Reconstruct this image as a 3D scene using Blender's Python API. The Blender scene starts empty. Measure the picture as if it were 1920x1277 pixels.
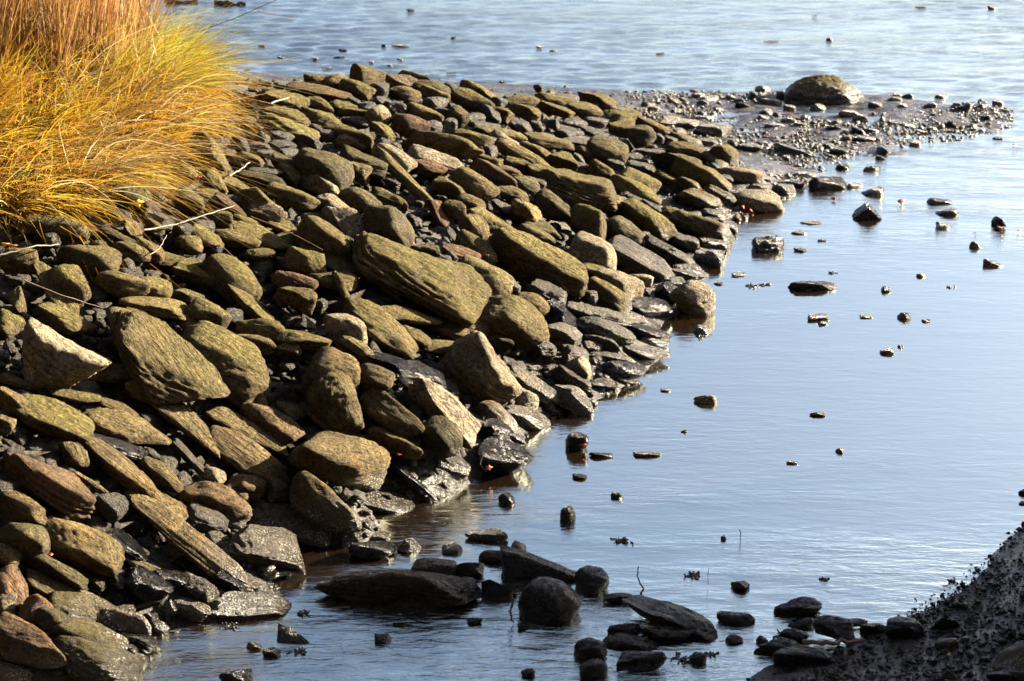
import bpy, math, random
import numpy as np
from mathutils import Vector, Matrix

rng = np.random.default_rng(7)
random.seed(7)
SC = bpy.context.scene
COL = SC.collection

# ------------------------------------------------------------------ camera, sky, sun, exposure
CAM_H = 5.0
VFOV = math.radians(20.0)
PITCH = math.radians(18.5)
W0, H0 = 1920.0, 1277.0
cam_d = bpy.data.cameras.new('camera')
cam = bpy.data.objects.new('camera', cam_d)
COL.objects.link(cam)
cam.location = (0, 0, CAM_H)
cam.rotation_euler = (math.pi / 2 - PITCH, 0, 0)
cam_d.sensor_fit = 'VERTICAL'
cam_d.sensor_height = 24.0
cam_d.lens = 12.0 / math.tan(VFOV / 2)
cam_d.clip_end = 3000
cam_d.dof.use_dof = True
cam_d.dof.focus_distance = 12.5
cam_d.dof.aperture_fstop = 4.5
SC.camera = cam

SUN_EL = math.radians(17)
SUN_AZ = math.radians(25)          # angle from +X towards +Y
world = bpy.data.worlds.new('World')
SC.world = world
world.use_nodes = True
wn = world.node_tree.nodes
wn.clear()
sky = wn.new('ShaderNodeTexSky')
sky.sky_type = 'NISHITA'
sky.sun_disc = False
sky.sun_elevation = SUN_EL
sky.sun_rotation = math.pi / 2 - SUN_AZ
sky.air_density = 0.32
sky.dust_density = 1.5
sky.ozone_density = 0.3
bg = wn.new('ShaderNodeBackground')
bg.inputs['Strength'].default_value = 0.05
wo = wn.new('ShaderNodeOutputWorld')
world.node_tree.links.new(sky.outputs[0], bg.inputs[0])
world.node_tree.links.new(bg.outputs[0], wo.inputs[0])
sun_d = bpy.data.lights.new('sun', 'SUN')
sun_d.energy = 5.0
sun_d.angle = math.radians(0.5)
sun_d.color = (1.0, 0.86, 0.66)
sun = bpy.data.objects.new('sun', sun_d)
COL.objects.link(sun)
sdir = Vector((math.cos(SUN_EL) * math.cos(SUN_AZ), math.cos(SUN_EL) * math.sin(SUN_AZ), math.sin(SUN_EL)))
sun.rotation_euler = sdir.to_track_quat('Z', 'Y').to_euler()
SC.view_settings.view_transform = 'Standard'
SC.view_settings.look = 'None'
SC.view_settings.exposure = 3.0
SC.view_settings.gamma = 1.0
SC.render.engine = 'CYCLES'
SC.cycles.max_bounces = 6
SC.cycles.diffuse_bounces = 1
SC.cycles.caustics_reflective = False
SC.cycles.caustics_refractive = False

# ------------------------------------------------------------------ picture <-> place
CP, SP = math.cos(PITCH), math.sin(PITCH)
RIGHT = np.array([1.0, 0, 0]); FWD = np.array([0, CP, -SP]); UP = np.array([0, SP, CP])
ORG = np.array([0, 0, CAM_H])
KF = (H0 / 2) / math.tan(VFOV / 2)

def ray(px, py):
    d = FWD + RIGHT * ((px - W0 / 2) / KF) + UP * (-(py - H0 / 2) / KF)
    return d / np.linalg.norm(d)

def at_z(px, py, z=0.0):
    d = ray(px, py)
    return ORG + d * ((z - CAM_H) / d[2])

def proj(P):
    Q = P - ORG
    f = Q @ FWD
    return np.stack([W0 / 2 + KF * (Q @ RIGHT) / f, H0 / 2 - KF * (Q @ UP) / f], -1), f

# ------------------------------------------------------------------ terrain
ctrl = []
def C(z, *pts):
    for x, y in pts:
        p = at_z(x, y, z); ctrl.append((p[0], p[1], z))
# shoreline, seen from the camera
C(0.0, (-60,1290), (120,1330), (250,1262), (300,1190), (400,1168), (500,1130), (555,1060), (600,1010), (690,965), (800,935), (880,895), (975,860), (1000,800), (1090,765), (1190,712), (1245,660), (1255,600), (1330,580), (1340,490), (1370,430), (1470,372), (1540,330), (1600,285), (1700,258), (1800,246), (1880,228), (1890,205),
  (1780,188), (1640,178), (1420,172), (1300,174))
C(0.008, (1550,200), (1700,225), (1800,222), (1450,210), (1350,205))
C(0.016, (1400,260), (1450,300), (1300,225), (1560,240))
C(0.22, (1180,190), (1200,240)); C(0.28, (1250,330), (1150,450)); C(0.1, (1380,370), (1240,500))
C(0.6, (1000,178), (900,560)); C(0.45, (1030,500), (800,780)); C(0.5, (1080,300), (640,860)); C(0.95, (850,170)); C(0.95, (860,300)); C(0.85, (800,500))
C(1.2, (700,158)); C(1.35, (560,165)); C(1.4, (450,165)); C(1.45, (420,230), (330,330), (240,400), (100,440), (0,460)); C(1.5, (-150,400))
C(1.15, (500,380), (600,260)); C(1.2, (0,600)); C(1.05, (350,520)); C(0.9, (100,760)); C(0.7, (330,760)); C(0.45, (480,830)); C(0.65, (150,900)); C(0.35, (330,960)); C(0.35, (100,1080)); C(0.2, (60,1230)); C(0.1, (220,1150)); C(0.9, (-200,900))
C(1.6, (200,200), (50,300), (300,140)); C(1.7, (0,120), (-200,200)); C(1.6,(0,20),(-200,20))
# behind the crest the stones drop back to the far water
for x, y, z in [(300,110,1.0),(420,140,0.9)]: C(z, (x, y))
def B(z, *pts):
    for x, y in pts:
        p = at_z(x, y, 0); ctrl.append((p[0], p[1], z))
B(-0.12, (330,60), (480,120), (650,112), (800,125), (1000,140), (1200,150), (1400,140), (1600,140), (1800,150))
B(-0.3, (250,0), (500,20), (900,20), (1400,20), (1900,20), (2100,200), (1200,80), (700,60))
B(-0.12, (640,1030), (735,990), (850,945), (960,905), (570,1095), (1040,820), (1140,772), (1240,715), (1310,650), (1390,520), (1420,430), (1530,380), (470,1180), (340,1230))
B(-0.2, (1500,420), (1700,350), (1900,400), (1450,600), (1350,800), (1200,900), (1050,950), (1700,700), (1900,700), (1200,1050), (1500,950), (800,1050), (650,1100), (400,1240), (600,1250), (900,1200), (700,1350), (1300,1200), (2100,600))
# mud bank, bottom right
C(0.0, (1930,985), (1850,1060), (1770,1120), (1690,1160), (1560,1225), (1430,1262), (1380,1300))
C(0.07, (1900,1130), (1800,1200), (1650,1250)); C(0.15, (1950,1240), (1850,1290)); C(0.12, (1500,1350)); C(0.25, (2100,1250), (1900,1400))
ctrl = np.array(ctrl)

def tps_fit(P, lam=0.02):
    X = P[:, :2]; n = len(X)
    d = np.linalg.norm(X[:, None] - X[None], axis=2)
    K = np.where(d > 0, d * d * np.log(np.maximum(d, 1e-9)), 0) + lam * np.eye(n)
    A = np.zeros((n + 3, n + 3)); A[:n, :n] = K
    A[:n, n] = 1; A[:n, n + 1:] = X; A[n, :n] = 1; A[n + 1:, :n] = X.T
    b = np.zeros(n + 3); b[:n] = P[:, 2]
    return np.linalg.solve(A, b)
TW = tps_fit(ctrl)
def tps(x, y):
    out = TW[-3] + TW[-2] * x + TW[-1] * y
    for (cx, cy, _), w in zip(ctrl, TW):
        d2 = (x - cx) ** 2 + (y - cy) ** 2 + 1e-12
        out = out + w * 0.5 * d2 * np.log(d2)
    return out

def wave_noise(x, y, seed, freqs=(1, 2.3, 5.1, 11), amps=(1, .5, .25, .13)):
    r = np.random.default_rng(seed); o = 0
    for f, a in zip(freqs, amps):
        for _ in range(4):
            t = r.uniform(0, 2 * np.pi); ph = r.uniform(0, 6.28); ff = f * r.uniform(.7, 1.4)
            o = o + a * .5 * np.sin(ff * (x * np.cos(t) + y * np.sin(t)) + ph)
    return o

gx = np.concatenate([[-900, -400, -150, -80, -60, -50, -40, -30, -22, -16, -11], np.arange(-8, 11.01, .06), [14, 20, 35, 80, 200, 500, 900]])
gy = np.concatenate([[-300, -100, -40, -15, -10, -8, -6, -4, -2, 0, 3], np.arange(5, 33, .06), [34, 36, 40, 48, 60, 90, 160, 300, 600, 1500]])
GX, GY = np.meshgrid(gx, gy)
def ground(x, y):
    cx = np.clip(x, -7, 8); cy = np.clip(y, 6, 30)
    z = np.clip(tps(cx, cy), -0.45, 2.0)
    far = np.maximum(np.abs(x - cx) / 8, np.maximum(cy - y, 0) / 30 + np.maximum(y - cy, 0) / 8)
    k = np.clip(far, 0, 1)
    z = z * (1 - k) + (-0.45) * k
    # added earth berm, out of view on the right, shaped to shadow the near stream
    bx = np.clip((x - 4.6) / 1.2, 0, 1) * np.clip((13.7 - y + .8 * np.sin(x * 1.3)) / .9, 0, 1) * np.clip((12 - x) / 3, 0, 1) * np.clip((y + 4) / 4, 0, 1)
    z = np.maximum(z, -0.2 + 2.75 * (bx * bx * (3 - 2 * bx)))
    # added unseen slopes behind the camera and to the left, blocking sky fill
    l = np.clip((-x - (.27 * np.maximum(y, 0) + 3.6)) / 6, 0, 1) * np.clip((60 - y) / 20, 0, 1)
    k2 = np.clip((-y - 1.5) / 9, 0, 1)
    sky_block = np.maximum(l * l * (3 - 2 * l) * 16, k2 * k2 * (3 - 2 * k2) * 22 * np.clip((60 - np.abs(x)) / 20, 0, 1))
    z = np.maximum(z, sky_block - .45)
    return z
GZ0 = ground(GX, GY)
GZ = GZ0 + .003 * wave_noise(GX, GY, 5, (6, 14, 31), (1, .8, .6)) * np.clip((GX - 1.5) / .8, 0, 1) * np.clip((11.2 - GY) / .6, 0, 1) - .13 * np.clip((GZ0 - .12) / .3, 0, 1) + .012 * (1 - .75 * np.clip((GX - 1.2) / .8, 0, 1) * (GY < 13)) * wave_noise(GX, GY, 3, (3, 9, 23, 41), (1, .7, .5, .4)) * np.clip((GZ0 + .5) * 2, .3, 1)

ix0, iy0 = 11, 11
def ter(x, y):
    fx = np.clip((np.asarray(x) + 8) / .06, 0, 315.9); fy = np.clip((np.asarray(y) - 5) / .06, 0, 465.9)
    i = fx.astype(int); j = fy.astype(int); u = fx - i; v = fy - j
    Z = GZ0[iy0:, ix0:]
    return (Z[j, i] * (1 - u) * (1 - v) + Z[j, i + 1] * u * (1 - v) + Z[j + 1, i] * (1 - u) * v + Z[j + 1, i + 1] * u * v)

TT = np.arange(7, 40, .02)
def hit(px, py, lift=0.0, floor=None):
    d = ray(px, py); P = ORG + TT[:, None] * d
    h = ter(P[:, 0], P[:, 1])
    if floor is not None: h = np.maximum(h, floor)
    k = np.argmax(P[:, 2] < h + lift)
    return P[k] if P[k, 2] < h[k] + lift else at_z(px, py, 0)

# ------------------------------------------------------------------ mesh helpers
def tag(o, label=None, cat=None, group=None, kind=None):
    if label: o['label'] = label
    if cat: o['category'] = cat
    if group: o['group'] = group
    if kind: o['kind'] = kind
    return o

def mesh_obj(name, V, F, mat, smooth=True, loc=None, parent=None):
    me = bpy.data.meshes.new(name)
    V = np.asarray(V, dtype=np.float32); F = np.asarray(F, dtype=np.int32)
    me.vertices.add(len(V)); me.vertices.foreach_set('co', V.ravel())
    k = F.shape[1]
    me.loops.add(F.size); me.loops.foreach_set('vertex_index', F.ravel())
    me.polygons.add(len(F))
    me.polygons.foreach_set('loop_start', np.arange(0, F.size, k, dtype=np.int32))
    if smooth: me.polygons.foreach_set('use_smooth', np.ones(len(F), dtype=bool))
    me.update(calc_edges=True); me.validate()
    if mat: me.materials.append(mat)
    o = bpy.data.objects.new(name, me); COL.objects.link(o)
    if loc is not None: o.location = loc
    if parent: o.parent = parent
    return o

def grid_faces(ny, nx):
    i = np.arange(nx - 1); j = np.arange(ny - 1); I, J = np.meshgrid(i, j)
    a = (J * nx + I).ravel()
    return np.stack([a, a + 1, a + nx + 1, a + nx], -1)

# ------------------------------------------------------------------ materials
class NT:
    def __init__(s, name):
        s.m = bpy.data.materials.new(name); s.m.use_nodes = True
        s.t = s.m.node_tree; s.t.nodes.clear()
    def n(s, kind, **kw):
        nd = s.t.nodes.new(kind)
        for k, v in kw.items():
            if k.startswith('_'): setattr(nd, k[1:], v)
            else:
                key = int(k[1:]) if k[0] == 'i' and k[1:].isdigit() else k.replace('__', ' ')
                inp = nd.inputs[key]
                if isinstance(v, bpy.types.NodeSocket): s.t.links.new(v, inp)
                else: inp.default_value = v
        return nd
    def math(s, op, a, b=0.0, c=0.0, clamp=False):
        nd = s.n('ShaderNodeMath', _operation=op, i0=a, i1=b, i2=c); nd.use_clamp = clamp; return nd.outputs[0]
    def mix(s, f, a, b, blend='MIX'):
        nd = s.t.nodes.new('ShaderNodeMix'); nd.data_type = 'RGBA'; nd.blend_type = blend
        for i, v in ((0, f), (6, a), (7, b)):
            if isinstance(v, bpy.types.NodeSocket): s.t.links.new(v, nd.inputs[i])
            else: nd.inputs[i].default_value = v if i == 0 or len(v) == 4 else (*v, 1)
        return nd.outputs[2]
    def ramp(s, f, stops, interp='LINEAR'):
        nd = s.n('ShaderNodeValToRGB', Fac=f); cr = nd.color_ramp; cr.interpolation = interp
        while len(cr.elements) < len(stops): cr.elements.new(.5)
        for e, (p, c) in zip(cr.elements, stops):
            e.position = p; e.color = (*c, 1) if not isinstance(c, float) else (c, c, c, 1)
        return nd.outputs[0]
    def noise(s, vec, scale, detail=4, rough=.55, dist=0.0):
        return s.n('ShaderNodeTexNoise', Vector=vec, Scale=scale, Detail=detail, Roughness=rough, Distortion=dist).outputs[0]
    def out(s, sh):
        o = s.n('ShaderNodeOutputMaterial'); s.t.links.new(sh, o.inputs[0]); return s.m

def rock_material():
    g = NT('rock')
    tc = g.n('ShaderNodeTexCoord').outputs['Object']
    geo = g.n('ShaderNodeNewGeometry')
    oi = g.n('ShaderNodeObjectInfo')
    rnd = oi.outputs['Random']
    par = g.n('ShaderNodeSeparateColor', Color=oi.outputs['Color'])
    moss_a, wet_a, tone = par.outputs[0], par.outputs[1], par.outputs[2]
    shift = g.n('ShaderNodeVectorMath', _operation='ADD', i0=tc, i1=g.n('ShaderNodeCombineXYZ', X=g.math('MULTIPLY', rnd, 40), Y=g.math('MULTIPLY', rnd, 17)).outputs[0]).outputs[0]
    strat = g.n('ShaderNodeMapping', Vector=shift, Scale=(1.0, 6.0, 14.0)).outputs[0]
    n_big = g.noise(shift, 5, 5, .6)
    n_fine = g.noise(shift, 42, 6, .78)
    n_str = g.noise(strat, 5, 7, .62, .4)
    n_mid = g.noise(shift, 20, 5, .65)
    pos = g.n('ShaderNodeSeparateXYZ', Vector=geo.outputs['Position'])
    nrm = g.n('ShaderNodeSeparateXYZ', Vector=geo.outputs['Normal'])
    # base stone colour by tone: 0 dark, wet and shaded stones .25 grey .5 brown .75 red brown 1 pale
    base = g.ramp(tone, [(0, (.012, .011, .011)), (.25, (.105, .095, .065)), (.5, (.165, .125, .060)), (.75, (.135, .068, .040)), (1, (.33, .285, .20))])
    base = g.mix(g.math('MULTIPLY', g.math('MULTIPLY', rnd, .6), tone), base, (.10, .08, .042))
    c = g.mix(g.ramp(n_big, [(.35, 0.0), (.7, 1.0)]), base, g.mix(1.0, base, (.55, .52, .48), 'MULTIPLY'))
    c = g.mix(g.ramp(n_str, [(.35, 0.7), (.52, 0.0)]), c, g.mix(1.0, c, (.45, .42, .40), 'MULTIPLY'))
    c = g.mix(g.ramp(n_fine, [(.52, 0.0), (.68, 0.55)]), c, g.mix(1.0, c, (2.2, 2.1, 1.9), 'MULTIPLY'))
    c = g.mix(g.ramp(n_fine, [(.40, 0.95), (.485, 0.0)]), c, (.02, .017, .012))
    blot = g.noise(shift, 3.2, 6, .7, 1.2)
    c = g.mix(g.ramp(blot, [(.50, 0.0), (.60, .7)]), c, g.mix(1.0, c, (1.7, 1.55, 1.3), 'MULTIPLY'))
    c = g.mix(g.ramp(blot, [(.34, .8), (.43, 0.0)]), c, g.mix(1.0, c, (.42, .34, .28), 'MULTIPLY'))
    # moss and lichen on upward surfaces
    up = g.math('ADD', nrm.outputs[2], g.math('MULTIPLY', g.math('SUBTRACT', n_mid, .5), 1.6))
    mf = g.math('MULTIPLY', g.math('MULTIPLY', g.ramp(up, [(.35, 0.0), (.85, .95)]), moss_a), g.ramp(g.noise(shift, 4.5, 5, .65), [(.36, .25), (.55, 1.0)]), clamp=True)
    mossc = g.ramp(g.noise(shift, 34, 6, .75), [(.3, (.035, .032, .007)), (.5, (.112, .095, .024)), (.68, (.31, .27, .10))])
    c = g.mix(mf, c, mossc)
    # tide line: darker, wetter, with pale barnacles
    hz = g.math('ADD', pos.outputs[2], g.math('MULTIPLY', g.math('SUBTRACT', n_big, .5), .45))
    wetz = g.ramp(hz, [(.08, 1.0), (.30, 0.0)])
    wet = g.math('MAXIMUM', g.math('MULTIPLY', wetz, g.ramp(tone, [(.85, .9), (.93, .12)])), wet_a, clamp=True)
    c = g.mix(wet, c, g.mix(1.0, c, (.24, .22, .22), 'MULTIPLY'))
    vor = g.n('ShaderNodeTexVoronoi', Vector=shift, Scale=60.0).outputs['Distance']
    barn = g.math('MULTIPLY', g.ramp(vor, [(.30, 1.0), (.42, 0.0)]), g.ramp(g.noise(shift, 7, 4), [(.44, 0.0), (.54, 1.0)]))
    barn = g.math('MULTIPLY', barn, g.ramp(hz, [(.0, 1.0), (.16, .9), (.28, 0.0)]))
    barn = g.math('MULTIPLY', barn, g.math('SUBTRACT', 1.0, g.math('MULTIPLY', wet_a, .92)))
    c = g.mix(barn, c, (.50, .45, .36))
    r2 = g.math('FRACT', g.math('MULTIPLY', rnd, 7.31)); r3 = g.math('FRACT', g.math('MULTIPLY', rnd, 13.7))
    h = g.math('ADD', g.math('MULTIPLY', n_str, g.math('ADD', .3, g.math('MULTIPLY', r3, 1.7))), g.math('ADD', g.math('MULTIPLY', n_mid, .9), g.math('MULTIPLY', n_fine, g.math('ADD', .15, g.math('MULTIPLY', r2, .8)))))
    h = g.math('ADD', h, g.math('MULTIPLY', barn, .25))
    bump = g.n('ShaderNodeBump', Strength=1.0, Distance=0.10, Height=h).outputs[0]
    rough = g.math('SUBTRACT', .85, g.math('MULTIPLY', wet, .60))
    rough = g.math('ADD', rough, g.math('MULTIPLY', g.math('SUBTRACT', n_mid, .5), .3))
    p = g.n('ShaderNodeBsdfPrincipled', Base__Color=c, Roughness=rough, Normal=bump)
    g.t.links.new(g.math('MULTIPLY', g.math('ADD', .10, g.math('MULTIPLY', wet, .5)), g.math('ADD', .3, g.math('MULTIPLY', tone, 1.6))), p.inputs['Specular IOR Level'])
    return g.out(p.outputs[0])

def ground_material():
    g = NT('mud')
    geo = g.n('ShaderNodeNewGeometry'); P = geo.outputs['Position']
    z = g.n('ShaderNodeSeparateXYZ', Vector=P).outputs[2]
    n1 = g.noise(P, 16, 7, .68); n2 = g.noise(P, 75, 6, .7)
    dry = g.ramp(z, [(.10, 0.0), (.3, 1.0)])
    c = g.mix(g.ramp(n1, [(.35, 0.0), (.65, 1.0)]), (.020, .016, .012), (.008, .007, .007))
    c = g.mix(g.ramp(n2, [(.5, 0.0), (.7, .6)]), c, (.06, .048, .035))
    c = g.mix(dry, c, g.mix(n2, (.018, .014, .008), (.05, .038, .02)))
    h = g.math('ADD', n1, g.math('MULTIPLY', n2, .6))
    b = g.n('ShaderNodeBump', Strength=1.0, Distance=.025, Height=h).outputs[0]
    r = g.math('ADD', g.ramp(z, [(.25, .13), (.6, .6)]), g.ramp(g.noise(P, 5, 5, .6), [(.42, 0.0), (.6, .35)]))
    p = g.n('ShaderNodeBsdfPrincipled', Base__Color=c, Roughness=r, Normal=b)
    return g.out(p.outputs[0])

def water_material():
    g = NT('water')
    P = g.n('ShaderNodeNewGeometry').outputs['Position']
    xyz = g.n('ShaderNodeSeparateXYZ', Vector=P)
    y = xyz.outputs[1]
    s1 = g.n('ShaderNodeMapping', Vector=P, Rotation=(0, 0, .12), Scale=(.8, 2.6, 1)).outputs[0]
    a = g.noise(s1, 5.5, 4, .5, .6)
    b = g.noise(s1, 1.6, 3, .5, .4)
    cfine = g.noise(g.n('ShaderNodeMapping', Vector=P, Scale=(.6, 2.2, 1)).outputs[0], 17, 4, .6, .8)
    near = g.ramp(g.math('DIVIDE', y, 40), [(.235, .6), (.265, .25), (.30, .07), (.36, .03), (.42, .05), (.52, .35), (.75, .6)])
    patch = g.ramp(g.noise(g.n('ShaderNodeMapping', Vector=P, Scale=(.5, 1.2, 1)).outputs[0], .9, 3), [(.4, .35), (.62, 1.2)])
    amp = g.math('MULTIPLY', near, patch)
    h = g.math('ADD', g.math('MULTIPLY', a, .022), g.math('MULTIPLY', b, .02))
    h = g.math('ADD', h, g.math('MULTIPLY', cfine, .007))
    h = g.math('MULTIPLY', h, g.math('ADD', g.math('MULTIPLY', amp, 1.6), .05))
    bump = g.n('ShaderNodeBump', Strength=1.0, Distance=1.0, Height=h).outputs[0]
    p = g.n('ShaderNodeBsdfPrincipled', Base__Color=(.030, .016, .008, 1), Roughness=g.ramp(g.math('DIVIDE', y, 40), [(.42, .03), (.75, .12)]), Normal=bump, IOR=WATER_IOR)
    p.inputs['Specular Tint'].default_value = (.94, 1.0, .86, 1)
    return g.out(p.outputs[0])

def blade_material(name, stops, trans=.45):
    g = NT(name)
    geo = g.n('ShaderNodeNewGeometry')
    c = g.ramp(geo.outputs['Random Per Island'], stops)
    n = g.noise(geo.outputs['Position'], 2.0, 3)
    c = g.mix(g.ramp(n, [(.4, 0.0), (.65, .5)]), c, g.mix(1.0, c, (.95, .72, .5), 'MULTIPLY'))
    p = g.n('ShaderNodeBsdfPrincipled', Base__Color=c, Roughness=.5)
    t = g.n('ShaderNodeBsdfTranslucent', Color=c)
    m = g.n('ShaderNodeMixShader', i0=trans); g.t.links.new(p.outputs[0], m.inputs[1]); g.t.links.new(t.outputs[0], m.inputs[2])
    return g.out(m.outputs[0])

def plain(name, c, rough=.7, var=.35, scale=30):
    g = NT(name)
    tc = g.n('ShaderNodeTexCoord').outputs['Object']
    n = g.noise(tc, scale, 4, .6)
    col = g.mix(n, tuple(v * (1 - var) for v in c), tuple(min(1, v * (1 + var)) for v in c))
    b = g.n('ShaderNodeBump', Strength=.5, Distance=.004, Height=n).outputs[0]
    return g.out(g.n('ShaderNodeBsdfPrincipled', Base__Color=col, Roughness=rough, Normal=b).outputs[0])

WATER_IOR = 20.0
CHOP = .038
M_ROCK = rock_material(); M_GROUND = ground_material(); M_WATER = water_material()

# ------------------------------------------------------------------ ground, water
V = np.stack([GX.ravel(), GY.ravel(), GZ.ravel()], -1)
tag(mesh_obj('ground', V, grid_faces(len(gy), len(gx)), M_GROUND), 'dark wet mud and earth under the stones and the water', kind='structure')
# one sheet to the horizon; the open water beyond the spit carries a light chop
wx = np.concatenate([[-900, -300, -100, -45, -25], np.arange(-16, 20.01, .12), [28, 45, 100, 300, 900]])
wy = np.concatenate([[-300, -60, -10], np.arange(4, 19, .5), np.arange(19, 62, .055), [64, 70, 90, 140, 300, 700, 1500]])
WX, WY = np.meshgrid(wx, wy)
WZ = np.zeros_like(WX)
rw = np.random.default_rng(11)
for k in range(34):
    lam = np.exp(rw.uniform(math.log(.16), math.log(.6))); th = math.pi / 2 + .10 + rw.normal(0, .38)
    WZ += CHOP * lam / 6.28 * np.sin(6.2832 / lam * (WX * math.cos(th) + WY * math.sin(th)) + rw.uniform(0, 6.28))
WZ *= np.clip((WY - 19.2) / 4.5, 0, 1) ** 1.2 * np.clip((62 - WY) / 3, 0, 1) * np.clip((np.abs(WX + 0) < 15.9), 0, 1) * np.clip(.75 + .35 * wave_noise(WX, WY, 21, (.25, .6)), .3, 1.3)
V = np.stack([WX.ravel(), WY.ravel(), WZ.ravel()], -1)
tag(mesh_obj('water', V, grid_faces(len(wy), len(wx)), M_WATER), 'calm pale blue water of the creek reflecting the sky', kind='structure')

# ------------------------------------------------------------------ stones
import bmesh
_ico = {}
def ico(n):
    if n not in _ico:
        bm = bmesh.new(); bmesh.ops.create_icosphere(bm, subdivisions=n, radius=1)
        _ico[n] = (np.array([v.co[:] for v in bm.verts]), np.array([[v.index for v in f.verts] for f in bm.faces])); bm.free()
    return _ico[n]

def unit(v): return v / np.linalg.norm(v)

def rock_shape(r, shape, lvl):
    D, F = ico(lvl)
    dims = dict(r=(1, .78, .62), s=(1, .62, .24), k=(1, .62, .5), w=(1, .7, .66))[shape]
    dims = np.array(dims) * r.uniform(.9, 1.1, 3)
    pw = dict(r=10, s=26, k=26, w=26)[shape] * r.uniform(.8, 1.3)
    N = []; Hh = []
    def pl(n, h): N.append(unit(np.array(n, float))); Hh.append(h)
    if shape in 'ks':
        for ax in range(3):
            for s in (-1, 1):
                n = np.zeros(3); n[ax] = s
                n += r.normal(0, .2, 3); pl(n, r.uniform(.78, .92))
        for _ in range(13): pl(r.normal(0, 1, 3), r.uniform(.74, 1.08))
    elif shape == 'w':
        pl((0, 0, -1), .5)
        for _ in range(9): pl(r.normal(0, 1, 3) + (0, 0, .15), r.uniform(.62, .95))
        for s in (-1, 1): pl((s, 0, 0), 1)
    else:
        for _ in range(15): pl(r.normal(0, 1, 3), r.uniform(.80, 1.04))
        for ax in range(3):
            for s in (-1, 1):
                n = np.zeros(3); n[ax] = s; pl(n, 1.0)
    N = np.array(N); Hh = np.array(Hh)
    q = np.maximum(D @ N.T, 0) / Hh
    rad = (q ** pw).sum(1) ** (-1 / pw)
    P = D * rad[:, None] * dims
    tp = r.uniform(-.3, .3, 2); P = P * np.stack([np.ones(len(P)), 1 + tp[0] * P[:, 0], 1 + tp[1] * P[:, 0]], -1)
    # uneven surface: broad lumps, then finer knocks; bedded stones get steps along their sides
    def wn(X, f, k, seed):
        rr = np.random.default_rng(seed); o = 0
        for _ in range(k):
            d = unit(rr.normal(0, 1, 3)) * f * rr.uniform(.7, 1.5); o = o + np.sin(X @ d + rr.uniform(0, 6.28))
        return o / math.sqrt(k)
    sd = int(r.integers(1e9))
    S = P * np.array([1, 1.4, 1.8 if shape != 's' else 4])
    disp = .035 * wn(S, 3.5, 7, sd) + .018 * wn(S, 9, 8, sd + 1) + .014 * wn(S, 21, 9, sd + 2)
    if lvl >= 4: disp = disp + .010 * wn(S, 45, 10, sd + 3)
    if shape in 'ks' or r.random() < .4:
        lay = P[:, 2] / dims[2] * r.uniform(2.5, 5) + .5 * wn(P, 3, 4, sd + 5)
        st = np.abs(lay - np.round(lay)) * 2
        disp = disp - .075 * np.exp(-(st / .22) ** 2) * (1 - np.abs(D[:, 2])) 
    nrm = D / dims; nrm /= np.linalg.norm(nrm, axis=1)[:, None]
    P = P + nrm * (disp * (.55 + .45 * dims[2]))[:, None]
    return P, F

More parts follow.
